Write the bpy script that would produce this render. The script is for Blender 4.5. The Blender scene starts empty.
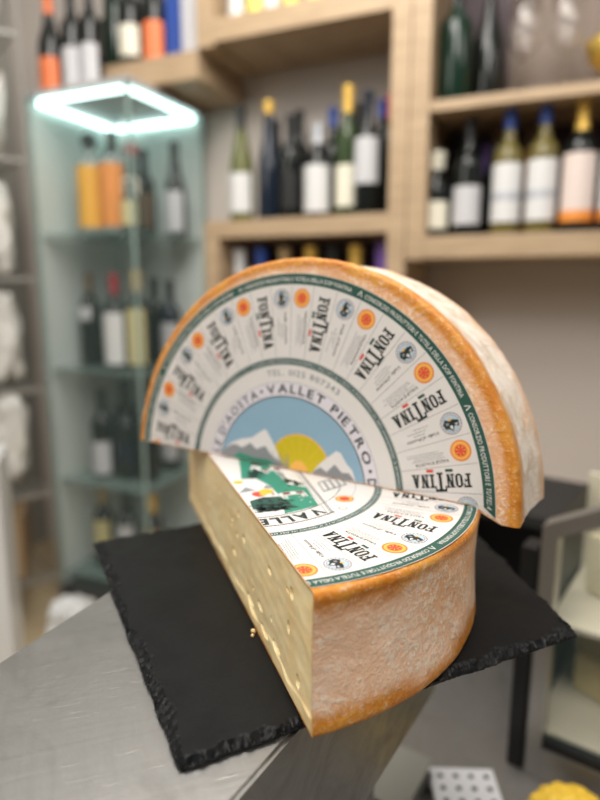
import bpy, bmesh, math, random
from math import sin, cos, pi, radians, sqrt, hypot
from mathutils import Vector, Matrix, noise

S = bpy.context.scene
COL = S.collection
random.seed(7)

# ------------------------------------------------------------------ camera
cam = bpy.data.cameras.new('camera')
cam.sensor_fit = 'VERTICAL'; cam.sensor_height = 36.0
cam.lens = 602.35 / 800 * 36.0
cam.clip_start = 0.02; cam.clip_end = 50
cam.dof.use_dof = True
cam.dof.focus_distance = 0.348
cam.dof.aperture_fstop = 3.2
camo = bpy.data.objects.new('camera', cam); COL.objects.link(camo)
camo.matrix_world = (Matrix.Translation((-0.09648, -0.44098, 0.22461)) @ Matrix.Rotation(-0.341654, 4, 'Z')
                     @ Matrix.Rotation(pi / 2 - 0.181532, 4, 'X') @ Matrix.Rotation(0.001848, 4, 'Z'))
S.camera = camo

# ------------------------------------------------------------------ light and exposure
S.view_settings.view_transform = 'Standard'
S.view_settings.look = 'None'
S.view_settings.gamma = 1.0
S.view_settings.use_curve_mapping = False
S.view_settings.exposure = -0.45
W = bpy.data.worlds.new('room_light'); S.world = W; W.use_nodes = True
_t = W.node_tree; _tc = _t.nodes.new('ShaderNodeTexCoord'); _sp = _t.nodes.new('ShaderNodeSeparateXYZ'); _mr = _t.nodes.new('ShaderNodeMapRange'); _mx = _t.nodes.new('ShaderNodeMix')
_mx.data_type = 'RGBA'; _t.links.new(_tc.outputs['Generated'], _sp.inputs[0]); _t.links.new(_sp.outputs[2], _mr.inputs[0])
_mr.inputs[1].default_value = -0.25; _mr.inputs[2].default_value = 0.55          # dim room low down, lit ceiling above
_t.links.new(_mr.outputs[0], _mx.inputs[0]); _mx.inputs[6].default_value = (0.20, 0.175, 0.15, 1); _mx.inputs[7].default_value = (1.0, 0.975, 0.95, 1)
_t.links.new(_mx.outputs[2], _t.nodes['Background'].inputs[0])
W.node_tree.nodes['Background'].inputs[1].default_value = 0.50

def area(name, loc, target, size, power, color, sy=None):
    l = bpy.data.lights.new(name, 'AREA'); l.energy = power; l.color = color; l.size = size
    if sy: l.shape = 'RECTANGLE'; l.size_y = sy
    o = bpy.data.objects.new(name, l); COL.objects.link(o); o.location = loc
    o.rotation_euler = (Vector(target) - Vector(loc)).to_track_quat('-Z', 'Y').to_euler()
    return o
area('ceiling_spot_right', (1.05, -0.25, 1.25), (0.15, 0.05, 0.1), 0.45, 6.5, (1.0, 0.95, 0.88))
area('ceiling_panel_front', (-0.35, -0.75, 1.7), (0, 0, 0.1), 0.8, 36, (1.0, 0.96, 0.91))
area('ceiling_panel_back', (0.1, 0.55, 1.7), (0.7, 1.3, 0.1), 0.9, 40, (1.0, 0.95, 0.88))

area('fill_left', (-1.4, 0.15, 1.15), (0, 0, 0.05), 0.7, 13, (1.0, 0.95, 0.87))  # added fill, brightens the cut face of the lower cheese

# ------------------------------------------------------------------ material helpers
def mat(name, base, rough=0.5, metal=0.0, spec=0.5, coat=0.0, trans=0.0, ior=1.45, emis=None, estr=0.0, sss=0.0, alpha=1.0):
    m = bpy.data.materials.new(name); m.use_nodes = True
    b = m.node_tree.nodes['Principled BSDF']
    b.inputs['Base Color'].default_value = (*base, 1)
    b.inputs['Roughness'].default_value = rough
    b.inputs['Metallic'].default_value = metal
    b.inputs['Specular IOR Level'].default_value = spec
    b.inputs['Coat Weight'].default_value = coat
    b.inputs['Transmission Weight'].default_value = trans
    b.inputs['IOR'].default_value = ior
    b.inputs['Alpha'].default_value = alpha
    if sss:
        b.inputs['Subsurface Weight'].default_value = sss
        b.inputs['Subsurface Radius'].default_value = (0.01, 0.006, 0.003)
        b.inputs['Subsurface Scale'].default_value = 0.5
    if emis:
        b.inputs['Emission Color'].default_value = (*emis, 1)
        b.inputs['Emission Strength'].default_value = estr
    return m

class NT:
    def __init__(s, m):
        s.t = m.node_tree; s.b = s.t.nodes['Principled BSDF']; s.m = m
        s.tc = s.t.nodes.new('ShaderNodeTexCoord').outputs['Object']
    def new(s, k): return s.t.nodes.new(k)
    def link(s, a, b): s.t.links.new(a, b)
    def noise(s, scale, detail=4, rough=0.55, vec=None, dist=0.0):
        n = s.new('ShaderNodeTexNoise'); n.inputs['Scale'].default_value = scale
        n.inputs['Detail'].default_value = detail; n.inputs['Roughness'].default_value = rough
        n.inputs['Distortion'].default_value = dist
        s.link(vec or s.tc, n.inputs['Vector']); return n.outputs['Fac']
    def mapping(s, sc, rot=(0, 0, 0)):
        n = s.new('ShaderNodeMapping'); n.inputs['Scale'].default_value = sc; n.inputs['Rotation'].default_value = rot
        s.link(s.tc, n.inputs['Vector']); return n.outputs['Vector']
    def ramp(s, f, a, b, ca=0.0, cb=1.0):
        n = s.new('ShaderNodeMapRange'); n.inputs[1].default_value = a; n.inputs[2].default_value = b
        n.inputs[3].default_value = ca; n.inputs[4].default_value = cb; n.interpolation_type = 'SMOOTHSTEP'
        s.link(f, n.inputs[0]); return n.outputs[0]
    def math(s, op, a, b):
        n = s.new('ShaderNodeMath'); n.operation = op
        for i, v in enumerate((a, b)):
            if isinstance(v, (int, float)): n.inputs[i].default_value = v
            elif v is not None: s.link(v, n.inputs[i])
        return n.outputs[0]
    def mix(s, f, a, b):
        n = s.new('ShaderNodeMix'); n.data_type = 'RGBA'
        if isinstance(f, (int, float)): n.inputs[0].default_value = f
        else: s.link(f, n.inputs[0])
        for i, v in ((6, a), (7, b)):
            if isinstance(v, tuple): n.inputs[i].default_value = (*v, 1)
            else: s.link(v, n.inputs[i])
        return n.outputs[2]
    def col(s, c): s.link(c, s.b.inputs['Base Color'])
    def rough(s, f): s.link(f, s.b.inputs['Roughness'])
    def bump(s, h, strength=0.3, dist=0.001):
        n = s.new('ShaderNodeBump'); n.inputs['Strength'].default_value = strength
        n.inputs['Distance'].default_value = dist; s.link(h, n.inputs['Height'])
        s.link(n.outputs[0], s.b.inputs['Normal'])

# wood
M = {}
M['wood'] = mat('light_oak', (0.42, 0.30, 0.19), 0.5)
t = NT(M['wood']); g = t.noise(9, 5, 0.6, t.mapping((1, 1, 9)))
t.col(t.mix(t.ramp(g, .3, .7), (0.48, 0.35, 0.22), (0.38, 0.27, 0.165)))
# wall
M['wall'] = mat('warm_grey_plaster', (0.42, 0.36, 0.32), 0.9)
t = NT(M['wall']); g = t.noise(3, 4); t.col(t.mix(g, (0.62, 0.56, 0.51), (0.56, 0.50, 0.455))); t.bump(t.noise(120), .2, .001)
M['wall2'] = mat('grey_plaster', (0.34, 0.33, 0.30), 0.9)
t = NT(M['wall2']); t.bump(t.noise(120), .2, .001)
M['floor'] = mat('tan_floor', (0.36, 0.29, 0.19), 0.4)
t = NT(M['floor']); g = t.noise(5, 6); t.col(t.mix(g, (0.58, 0.46, 0.29), (0.46, 0.36, 0.22)))
# steel
def steel(name, c1, c2, r1, r2):
    m = mat(name, c1, r1, metal=1.0); t = NT(m)
    a = t.noise(220, 3, .6, t.mapping((1, 0.035, 1), (0, 0, radians(35))))
    b = t.noise(260, 3, .6, t.mapping((0.04, 1, 1), (0, 0, radians(-20))))
    cloud = t.noise(13, 7, .68, dist=1.2)
    s_ = t.math('MULTIPLY', t.math('ADD', a, b), 0.5)
    t.col(t.mix(t.ramp(cloud, .3, .7), c1, c2))
    t.rough(t.math('ADD', t.ramp(cloud, .3, .7, r1, r2), t.math('MULTIPLY', s_, .12)))
    scr = t.ramp(t.noise(90, 2, .5, t.mapping((0.5, 6.0, 1), (0, 0, radians(70)))), .68, .74)
    t.bump(t.math('ADD', s_, t.math('MULTIPLY', scr, .35)), .25, .0006)
    return m
M['steel'] = steel('brushed_stainless_steel', (0.40, 0.395, 0.385), (0.27, 0.265, 0.255), .27, .46)
M['steel_dull'] = steel('dull_stainless_steel', (0.30, 0.285, 0.27), (0.25, 0.24, 0.225), .42, .55)
M['chrome'] = mat('satin_chrome', (0.6, 0.62, 0.63), 0.3, metal=1)
# slate
M['slate'] = mat('black_slate', (0.010, 0.011, 0.012), 0.5, spec=0.2)
t = NT(M['slate']); a = t.noise(26, 7, .62, dist=.4); b = t.noise(500, 3)
t.col(t.mix(a, (0.004, 0.0043, 0.0047), (0.009, 0.0097, 0.0105)))
t.rough(t.ramp(a, .3, .7, .38, .55)); t.bump(t.math('ADD', t.math('MULTIPLY', a, 1.2), t.math('MULTIPLY', b, .12)), .45, .0012)
# cheese paste
M['paste'] = mat('pale_yellow_cheese_paste', (0.85, 0.68, 0.33), 0.42, sss=0.35)
t = NT(M['paste']); a = t.noise(28, 5, .6); b = t.noise(9, 3, .5, t.mapping((1, .5, 2)))
c1 = t.mix(t.ramp(a, .3, .7), (0.90, 0.67, 0.34), (0.96, 0.78, 0.46))
c2 = t.mix(t.ramp(b, .5, .75, 0, .5), c1, (0.84, 0.58, 0.25))
sp = t.new('ShaderNodeSeparateXYZ'); t.link(t.tc, sp.inputs[0])
ez_ = t.math('ABSOLUTE', t.math('SUBTRACT', sp.outputs[2], .0404), 0.0)
rr_ = t.math('SQRT', t.math('ADD', t.math('MULTIPLY', sp.outputs[0], sp.outputs[0]), t.math('MULTIPLY', sp.outputs[1], sp.outputs[1])), None)
bd = t.math('MAXIMUM', t.ramp(ez_, .0368, .0399), t.ramp(rr_, .1835, .1872))
c2 = t.mix(t.math('MULTIPLY', bd, .75), c2, (0.52, 0.27, 0.07))
t.col(c2)
t.bump(t.math('ADD', t.noise(70, 6, .6), t.math('MULTIPLY', t.noise(14, 2, .5, t.mapping((1, .3, 3))), 1.5)), .4, .0009)

def rind_mat(name, R, H, white, pink):
    m = mat(name, (0.6, 0.35, 0.2), 0.5, spec=0.4, sss=0.08); t = NT(m)
    sp = t.new('ShaderNodeSeparateXYZ'); t.link(t.tc, sp.inputs[0])
    z = sp.outputs[2]
    r = t.math('SQRT', t.math('ADD', t.math('MULTIPLY', sp.outputs[0], sp.outputs[0]), t.math('MULTIPLY', sp.outputs[1], sp.outputs[1])), None)
    big = t.noise(16, 5, .6); mid = t.noise(55, 5, .65, dist=.6); fine = t.noise(330, 5, .7); patch = t.noise(24, 4, .6, t.mapping((1, 1, 1.7), (.4, .2, 0)))
    orange = t.mix(t.ramp(mid, .35, .7), (0.60, 0.20, 0.015), (0.74, 0.34, 0.055))
    pinkc = t.mix(t.ramp(big, .35, .68), (0.82, 0.44, 0.22), pink)
    # white mould speckle
    wsp = t.math('MULTIPLY', t.ramp(fine, .46, .58), t.ramp(mid, .38, .60))
    base = t.mix(t.math('MULTIPLY', wsp, .75), pinkc, (0.96, 0.86, 0.73))
    wp_ = t.ramp(patch, .62 - .42 * white, .78 - .42 * white)
    side = t.ramp(z, H - .004, H - .010)
    base = t.mix(t.math('MULTIPLY', t.math('MULTIPLY', wp_, white), side), base, t.mix(t.ramp(mid, .3, .7), (0.86, 0.80, 0.71), (0.60, 0.47, 0.35)))
    # orange bands near both edges of the wheel, broken by noise
    wob = t.math('MULTIPLY', t.math('SUBTRACT', big, .5), .035)
    zz = t.math('ADD', z, wob)
    top = t.ramp(zz, H - .017, H - .004)
    if white > .5: top = t.ramp(zz, H - .024, H - .010)
    bot = t.ramp(zz, .022, .006) if white < .5 else t.ramp(zz, .016, .003, 0, .45)
    edge = t.math('MAXIMUM', top, bot)
    edge = t.math('MULTIPLY', edge, t.ramp(fine, .70, .50, .5, 1.0))
    # flat faces: rosy with frost, orange toward the lip
    face = t.math('MULTIPLY', t.ramp(z, H - .0025, H - .0012), t.ramp(t.math('ADD', r, t.math('MULTIPLY', t.math('SUBTRACT', mid, .5), .012)), R - .006, R - .011))
    edge = t.math('MULTIPLY', edge, t.math('SUBTRACT', 1.0, t.math('MULTIPLY', face, .8)))
    t.col(t.mix(edge, base, orange))
    t.rough(t.ramp(edge, 0, 1, .62, .33))
    t.bump(t.math('ADD', t.math('MULTIPLY', mid, 1.0), t.math('MULTIPLY', fine, .6)), .8, .0018)
    return m
R1, H1 = 0.1885, 0.0808
R2, H2 = 0.1852, 0.0765
M['rind_low'] = rind_mat('pink_orange_rind', R1, H1, .28, (0.92, 0.62, 0.43))
M['rind_up'] = rind_mat('whitish_orange_rind', R2, H2, .93, (0.80, 0.55, 0.40))

def paper(name, c, r=.55):
    m = mat(name, c, r, spec=.4); t = NT(m)
    t.bump(t.math('ADD', t.noise(38, 4, .6), t.math('MULTIPLY', t.noise(160, 3), .25)), .35, .0010)
    n = t.noise(60, 4); t.col(t.mix(n, tuple(v * .95 for v in c), tuple(min(1, v * 1.03) for v in c)))
    return m
PM = [('paper', (0.71, 0.67, 0.635)), ('green', (0.022, 0.085, 0.062)), ('black', (0.016, 0.026, 0.024)), ('orange', (0.78, 0.22, 0.03)),
      ('red', (0.70, 0.06, 0.035)), ('sky', (0.26, 0.41, 0.52)), ('yellow', (0.60, 0.47, 0.012)), ('grey', (0.26, 0.265, 0.275)),
      ('pasture', (0.035, 0.24, 0.16)), ('snow', (0.74, 0.70, 0.68)), ('brown', (0.20, 0.05, 0.04)), ('ink', (0.24, 0.25, 0.26)),
      ('pale', (0.45, 0.56, 0.62)), ('mauve', (0.70, 0.66, 0.70)), ('gold', (0.85, 0.45, 0.10))]
PMI = {n: i for i, (n, c) in enumerate(PM)}
PMATS = [paper('printed_' + n if n != 'paper' else 'label_paper', c) for n, c in PM]

# ------------------------------------------------------------------ object helpers
def link(name, mesh, parent=None, mats=None, loc=None):
    o = bpy.data.objects.new(name, mesh); COL.objects.link(o)
    if parent: o.parent = parent
    if mats:
        for m in (mats if isinstance(mats, (list, tuple)) else [mats]): mesh.materials.append(m)
    if loc is not None: o.location = loc
    return o
def empty(name, loc, rz=0.0):
    o = bpy.data.objects.new(name, None); COL.objects.link(o); o.location = loc; o.rotation_euler = (0, 0, rz)
    o.empty_display_size = .02
    return o
def tag(o, label=None, cat=None, group=None, kind=None):
    if label: o['label'] = label
    if cat: o['category'] = cat
    if group: o['group'] = group
    if kind: o['kind'] = kind
    return o
def bm_obj(name, bm, mats, parent=None, smooth=False, loc=None, angle=None):
    bmesh.ops.recalc_face_normals(bm, faces=bm.faces)
    me = bpy.data.meshes.new(name); bm.to_mesh(me); bm.free()
    if smooth:
        for p in me.polygons: p.use_smooth = True
        if angle:
            try: me.set_sharp_from_angle(angle=angle)
            except Exception: pass
    return link(name, me, parent, mats, loc)
def box(bm, x0, y0, z0, x1, y1, z1, bev=0.0, mtx=None):
    r = bmesh.ops.create_cube(bm, size=1)
    vs = r['verts']
    for v in vs:
        v.co = Vector(((x0 + x1) / 2 + v.co.x * (x1 - x0), (y0 + y1) / 2 + v.co.y * (y1 - y0), (z0 + z1) / 2 + v.co.z * (z1 - z0)))
    if bev:
        es = {e for v in vs for e in v.link_edges}
        rr = bmesh.ops.bevel(bm, geom=list(es), offset=bev, segments=2, affect='EDGES', profile=.6)
        vs = list({v for f in rr['faces'] for v in f.verts} | {v for v in vs if v.is_valid})
    if mtx:
        for v in vs: v.co = mtx @ v.co
    return vs
def lathe(prof, seg=32, cap=True):
    bm = bmesh.new(); rings = []
    for r, z in prof:
        if r < 1e-6: rings.append([bm.verts.new((0, 0, z))])
        else: rings.append([bm.verts.new((r * cos(2 * pi * k / seg), r * sin(2 * pi * k / seg), z)) for k in range(seg)])
    for a, b in zip(rings, rings[1:]):
        for k in range(seg):
            k2 = (k + 1) % seg
            if len(a) == 1 and len(b) == 1: continue
            if len(a) == 1: bm.faces.new((a[0], b[k], b[k2]))
            elif len(b) == 1: bm.faces.new((a[k], a[k2], b[0]))
            else: bm.faces.new((a[k], a[k2], b[k2], b[k]))
    return bm
def prism(pts, z0, z1, name, mats, parent=None, bev=0):
    bm = bmesh.new(); vs = [bm.verts.new((x, y, z0)) for x, y in pts]; f = bm.faces.new(vs)
    r = bmesh.ops.extrude_face_region(bm, geom=[f])
    for v in r['geom']:
        if isinstance(v, bmesh.types.BMVert): v.co.z = z1
    if bev: bmesh.ops.bevel(bm, geom=list(bm.edges), offset=bev, segments=2, affect='EDGES')
    return bm_obj(name, bm, mats, parent)

# ------------------------------------------------------------------ frames of the place
P0 = Vector((1.03701, 0.77580, 0)); U = Vector((-0.72486, 0.68890, 0)); N = Vector((-0.68890, -0.72486, 0))
AW = math.atan2(U.y, U.x)             # heading of the shelf wall
# local shelf axes: x = along the wall (toward the left of the photo), y = -N (into the wall)... right handed with z up
WM = Matrix(((U.x, N.x, 0, P0.x), (U.y, N.y, 0, P0.y), (0, 0, 1, 0), (0, 0, 0, 1)))   # (u, off, z) -> world
def wp(u, off, z): return WM @ Vector((u, off, z))
def wbox(name, u0, u1, o0, o1, z0, z1, m, parent=None, bev=0.0):
    bm = bmesh.new(); box(bm, u0, o0, z0, u1, o1, z1, bev, WM); return bm_obj(name, bm, m, parent)

FLOOR = -0.93
CEIL = 1.77
bm = bmesh.new(); box(bm, -3.2, -2.6, FLOOR - .05, 3.2, 4.6, FLOOR); tag(bm_obj('floor', bm, M['floor']), kind='structure')
tag(wbox('wall_back', -1.6, 2.15, -.36, -.30, FLOOR, CEIL, M['wall']), kind='structure')
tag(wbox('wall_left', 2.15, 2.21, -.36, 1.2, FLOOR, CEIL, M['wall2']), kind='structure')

# ------------------------------------------------------------------ oak wall shelf
sh = empty('wall_shelf', wp(.41, -.15, .305)); sh.rotation_euler = (0, 0, 0)
tag(sh, 'light oak wall shelving holding the wine bottles above the counter', 'shelf')
def spart(name, *a, **k):
    o = wbox(name, *a, M['wood'], **k); o.parent = sh; o.matrix_parent_inverse = Matrix.Translation(-sh.location); return o
D = -.28
spart('upright', .358, .409, D, 0, .305, 1.6, bev=.002)
spart('upright', .411, .462, D, 0, -.30, 1.6, bev=.002)
spart('upright', 1.002, 1.052, D, 0, -.30, .38, bev=.002)
spart('upright', 1.004, 1.062, D, 0, .93, 1.6, bev=.002)
spart('upright', -.62, -.57, D, 0, .305, 1.6, bev=.002)
spart('shelf_board', -.57, .358, D, 0, .308, .366, bev=.002)
spart('shelf_board', -.57, .358, D, -.004, .679, .706, bev=.002)
spart('shelf_board', .462, 1.052, D, 0, .380, .433, bev=.002)
spart('shelf_board', .462, 1.004, D, 0, .940, 1.003, bev=.002)
spart('shelf_board', 1.062, 1.61, D, 0, .850, .930, bev=.002)
spart('shelf_board', .462, 1.002, D, -.002, -.02, .02, bev=.002)
spart('shelf_board', .462, 1.002, D, -.002, -.30, -.26, bev=.002)

M['darkback'] = mat('dark_plum_backing', (0.050, 0.030, 0.040), .6)
def sback(*a):
    o = wbox('back_panel', *a, M['darkback']); o.parent = sh; o.matrix_parent_inverse = Matrix.Translation(-sh.location)
sback(-.57, .358, D - .008, D - .0005, .366, .679); sback(.462, 1.002, D - .008, D - .0005, .02, .380)
sback(.20, .358, D - .008, D - .0005, .706, 1.3)
M['dimback'] = mat('brown_dimmed_wall', (.21, .165, .135), .7)  # brown stands in for dimmer light on the wall
o = wbox('back_panel', -.57, .1995, D - .008, D - .0005, .706, 1.3, M['dimback']); o.parent = sh; o.matrix_parent_inverse = Matrix.Translation(-sh.location)  # added sheet, hides the bright wall behind the upper right compartment
# ------------------------------------------------------------------ bottles
GL = {}
def gmat(k):
    if k in GL: return GL[k]
    c = {'dark': ((0.008, 0.010, 0.009), 0), 'green': ((0.03, 0.06, 0.012), .25), 'olive': ((0.16, 0.17, 0.03), .45), 'blue': ((0.010, 0.016, 0.028), 0),
         'clear': ((0.62, 0.68, 0.66), .6), 'amber': ((0.33, 0.14, 0.02), .2), 'forest': ((0.006, 0.022, 0.013), 0), 'yellowish': ((0.17, 0.14, 0.045), .15),
         'gold': ((0.75, 0.48, 0.10), 0), 'blueband': ((0.03, 0.075, 0.32), 0), 'silver': ((0.5, 0.52, 0.56), 0), 'cream': ((0.78, 0.75, 0.62), 0), 'white': ((0.68, 0.68, 0.68), 0),
         'orange': ((0.78, 0.20, 0.07), 0), 'amberlabel': ((0.82, 0.42, 0.04), 0), 'orangelabel': ((0.78, 0.28, 0.05), 0), 'red': ((0.35, 0.02, 0.03), 0), 'black': ((0.012, 0.012, 0.012), 0), 'tan': ((0.42, 0.30, 0.15), 0),
         'lightgrey': ((0.55, 0.55, 0.57), 0), 'yellow': ((0.80, 0.70, 0.15), 0), 'purple': ((0.20, 0.10, 0.42), 0), 'pinkwhite': ((0.72, 0.61, 0.56), 0), 'brown': ((0.14, 0.08, 0.04), 0), 'paleyellow': ((0.62, 0.55, 0.28), 0)}[k]
    glassy = k in ('dark', 'green', 'olive', 'blue', 'clear', 'amber', 'forest', 'yellowish')
    m = mat(('glass_' if glassy else 'foil_') + k, c[0], .12 if glassy else .45, trans=c[1], spec=.5, metal=.35 if k in ('gold', 'silver') else 0)
    GL[k] = m; return m
def bottle(u, off, z, h, dia, glass, cap, label, desc, shape='bordeaux', lz=(.12, .5), group=None, band=None, cat='bottle', kind_name='wine_bottle', caph=.2, wcap=1.0, arc=1.0, spin=0.0):
    """h height, dia diameter, label colour with its z span as fraction of the height"""
    e = empty(kind_name, wp(u, off, z), AW - pi / 2 + spin); tag(e, desc, cat, group)
    R = dia / 2; n = .0142
    if shape == 'bordeaux': pr = [(0, .004), (R * .6, 0), (R * .96, .001), (R, .006), (R, h * .60), (R * .97, h * .64), (R * .8, h * .68), (R * .52, h * .72), (n * 1.1, h * .77), (n, h * .83), (n, h * .955), (n * 1.14, h * .96), (n * 1.14, h * .985), (n * .95, h), (0, h)]
    elif shape == 'burgundy': pr = [(0, .004), (R * .6, 0), (R * .97, .001), (R, .006), (R, h * .46), (R * .95, h * .52), (R * .78, h * .60), (R * .55, h * .68), (n * 1.25, h * .76), (n, h * .86), (n, h * .955), (n * 1.14, h * .96), (n * 1.14, h * .985), (n * .95, h), (0, h)]
    elif shape == 'flute': pr = [(0, .004), (R * .6, 0), (R * .97, .001), (R, .006), (R, h * .42), (R * .93, h * .5), (R * .75, h * .60), (R * .55, h * .70), (n * 1.15, h * .80), (n, h * .88), (n, h * .955), (n * 1.14, h * .96), (n * 1.14, h * .985), (n * .95, h), (0, h)]
    elif shape == 'squat': pr = [(0, .004), (R * .6, 0), (R * .97, .001), (R, .006), (R, h * .55), (R * .92, h * .63), (R * .6, h * .70), (n * 1.2, h * .75), (n, h * .80), (n, h * .93), (n * 1.2, h * .94), (n * 1.2, h * .97), (n, h), (0, h)]
    else: pr = [(0, .003), (R * .9, 0), (R, .004), (R, h * .70), (R * .9, h * .73), (n * 1.3, h * .76), (n, h * .78), (n, h * .9), (n * 1.2, h * .91), (n * 1.2, h * .99), (n, h), (0, h)]
    bm_obj('bottle_glass', lathe(pr), gmat(glass), e, True, angle=radians(50))
    def rad(zz):
        for (a, b), (c, d) in zip(pr[3:], pr[4:]):
            if b <= zz <= d: return a + (c - a) * ((zz - b) / (d - b + 1e-9))
        return n
    if cap:
        z0 = h * (1 - caph); zs = [z0 + (h - z0) * k / 6 for k in range(7)]
        cp = [(rad(zs[0]) * .99, zs[0])] + [((rad(q) + .0008) * wcap, q) for q in zs[:-1]] + [(n * 1.12 * wcap, h + .0005), (n * .8 * wcap, h + .0025), (0, h + .003)]
        bm_obj('capsule', lathe(cp, 24), gmat(cap), e, True, angle=radians(50))
    if label:
        z0, z1 = h * lz[0], h * lz[1]; r = R + .0007; seg = 28
        bm = bmesh.new(); half = pi * .42 * arc; vs = []
        for k in range(seg + 1):
            a = pi / 2 * 0 + (-half + 2 * half * k / seg)   # faces the room: local +x after the rotation
            vs.append([bm.verts.new((rr * cos(a), rr * sin(a), zz)) for rr, zz in ((r - .0006, z0), (r, z0), (r, z1), (r - .0006, z1))])
        for a, b in zip(vs, vs[1:]):
            for q in range(3): bm.faces.new((a[q], b[q], b[q + 1], a[q + 1]))
        bm_obj('label', bm, gmat(label), e, True, angle=radians(40))
        if band:
            bm = bmesh.new(); vs = []; b0, b1, bc = band
            for k in range(seg + 1):
                a = -half + 2 * half * k / seg
                vs.append([bm.verts.new((rr * cos(a), rr * sin(a), zz)) for rr, zz in ((r, h * b0), (r + .0005, h * b0), (r + .0005, h * b1), (r, h * b1))])
            for a, b in zip(vs, vs[1:]):
                for q in range(3): bm.faces.new((a[q], b[q], b[q + 1], a[q + 1]))
            bm_obj('label_band', bm, gmat(bc), e, True, angle=radians(40))
    return e
# local +x of a bottle points along N (toward the room)
AW = math.atan2(N.y, N.x) + pi / 2
CBT = ((1.577, .060), (1.494, .050), (1.420, .050))
ZR, ZM, ZT, ZL, ZB = .367, .434, .931, .021, 1.004
# right compartment
bottle(.347, -.08, ZR, .225, .072, 'dark', 'cream', 'cream', 'short dark bottle with a round cream cap beside the oak upright', 'squat', (.1, .42), caph=.2, wcap=1.35)
bottle(.262, -.075, ZR, .300, .074, 'dark', 'black', 'lightgrey', 'dark bottle with pale grey label right of the cream-capped short bottle', 'bordeaux', (.10, .43))
bottle(.161, -.07, ZR, .318, .074, 'yellowish', 'blueband', 'white', 'white-labelled wine bottle with blue capsule, left one of the blue-capped pair', 'bordeaux', (.10, .56), caph=.17, band=(.27, .33, 'silver'))
bottle(.076, -.07, ZR, .324, .074, 'yellowish', 'blueband', 'white', 'white-labelled wine bottle with blue capsule, beside the gold-capped bottle', 'bordeaux', (.10, .56), caph=.17, band=(.27, .33, 'silver'))
bottle(-.010, -.07, ZR, .326, .078, 'dark', 'gold', 'pinkwhite', 'dark bottle with gold capsule and blush white label with orange foot', 'bordeaux', (.08, .58), caph=.25, band=(.08, .16, 'orangelabel'))
bottle(-.098, -.07, ZR, .320, .078, 'dark', 'black', 'white', 'dark white-labelled bottle cut off by the right edge of the frame', 'bordeaux', (.08, .60), band=(.08, .16, 'orangelabel'))
bottle(.205, -.18, ZR, .310, .074, 'dark', 'brown', None, 'dark unlabelled bottle in the back row between two pale labels', 'burgundy')
bottle(.305, -.19, ZR, .30, .074, 'dark', 'black', None, 'dark bottle in the back row behind the cream-capped short bottle', 'bordeaux')
bottle(.116, -.19, ZR, .30, .074, 'amber', 'brown', None, 'brownish bottle in the back row behind the blue-capped pair', 'burgundy')
e = wbox('gift_box', .175, .25, -.272, -.222, ZR, .632, gmat('purple')); tag(e, 'purple carton standing against the wall behind the right-hand bottles', 'box')
# middle compartment
bottle(.960, -.08, ZM, .345, .076, 'olive', 'black', 'white', 'slender green-glass bottle with white label, leftmost in the middle compartment', 'flute', (.08, .42))
bottle(.868, -.09, ZM, .350, .072, 'blue', 'gold', None, 'slim dark blue bottle with gold top between white and red-marked bottles', 'flute', caph=.1)
bottle(.790, -.08, ZM, .300, .074, 'dark', 'black', 'black', 'dark bottle with small dark label left of the big white label', 'bordeaux', (.1, .45))
bottle(.698, -.07, ZM, .262, .080, 'dark', 'silver', 'white', 'dark bottle with large bright white label in the middle compartment', 'burgundy', (.06, .56))
bottle(.612, -.09, ZM, .362, .070, 'green', 'gold', 'cream', 'tall bottle with gold capsule and cream label in the middle compartment', 'bordeaux', (.08, .40), caph=.2)
bottle(.539, -.05, ZM, .330, .072, 'dark', 'blue', 'lightgrey', 'dark bottle with pale label set high, right of the gold capsule', 'bordeaux', (.25, .62))
bottle(.492, -.125, ZM, .335, .074, 'dark', 'red', None, 'dark bottle with dark red capsule against the oak upright', 'bordeaux')
bottle(.900, -.205, ZM, .325, .070, 'dark', 'black', None, 'black bottle in the back row behind the slim gold-topped bottle', 'bordeaux')
bottle(.815, -.20, ZM, .345, .074, 'dark', 'black', None, 'tall black bottle in the back row left of the blue-capped one', 'bordeaux')
bottle(.700, -.20, ZM, .340, .076, 'dark', 'blueband', None, 'blue-capped dark bottle in the back row behind the big white label', 'bordeaux', caph=.16)
bottle(.622, -.20, ZM, .345, .070, 'dark', 'black', None, 'black bottle in the back row left of the gold capsule', 'bordeaux')
bottle(.548, -.215, ZM, .350, .070, 'dark', 'blueband', None, 'blue-capped dark bottle in the back row right of the gold capsule', 'bordeaux', caph=.14)
# lower compartment, only the tops show over the cheese
for u, g_, c_, d_, h_ in ((.970, 'clear', 'white', 'white-topped bottle at the left end of the low compartment', .330), (.893, 'blue', 'blueband', 'blue-capped bottle in the low compartment', .332),
                      (.810, 'dark', 'tan', 'tan-capped bottle in the low compartment', .33), (.722, 'dark', 'gold', 'gold-capped bottle in the low compartment beside the tan-capped one', .33),
                      (.650, 'dark', 'black', 'black-capped bottle in the middle of the low compartment', .325), (.578, 'dark', 'gold', 'gold-capped bottle in the low compartment beside the purple carton', .33)):
    bottle(u, -.08, ZL, h_, .066, g_, c_, 'white' if c_ == 'blueband' else None, d_, 'bordeaux', (.3, .85) if 0 else (.1, .5), caph=.24, wcap=1.25)
e = wbox('gift_box', .468, .515, -.15, -.08, ZL, .36, gmat('purple')); tag(e, 'purple carton at the right end of the low compartment', 'box')
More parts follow.
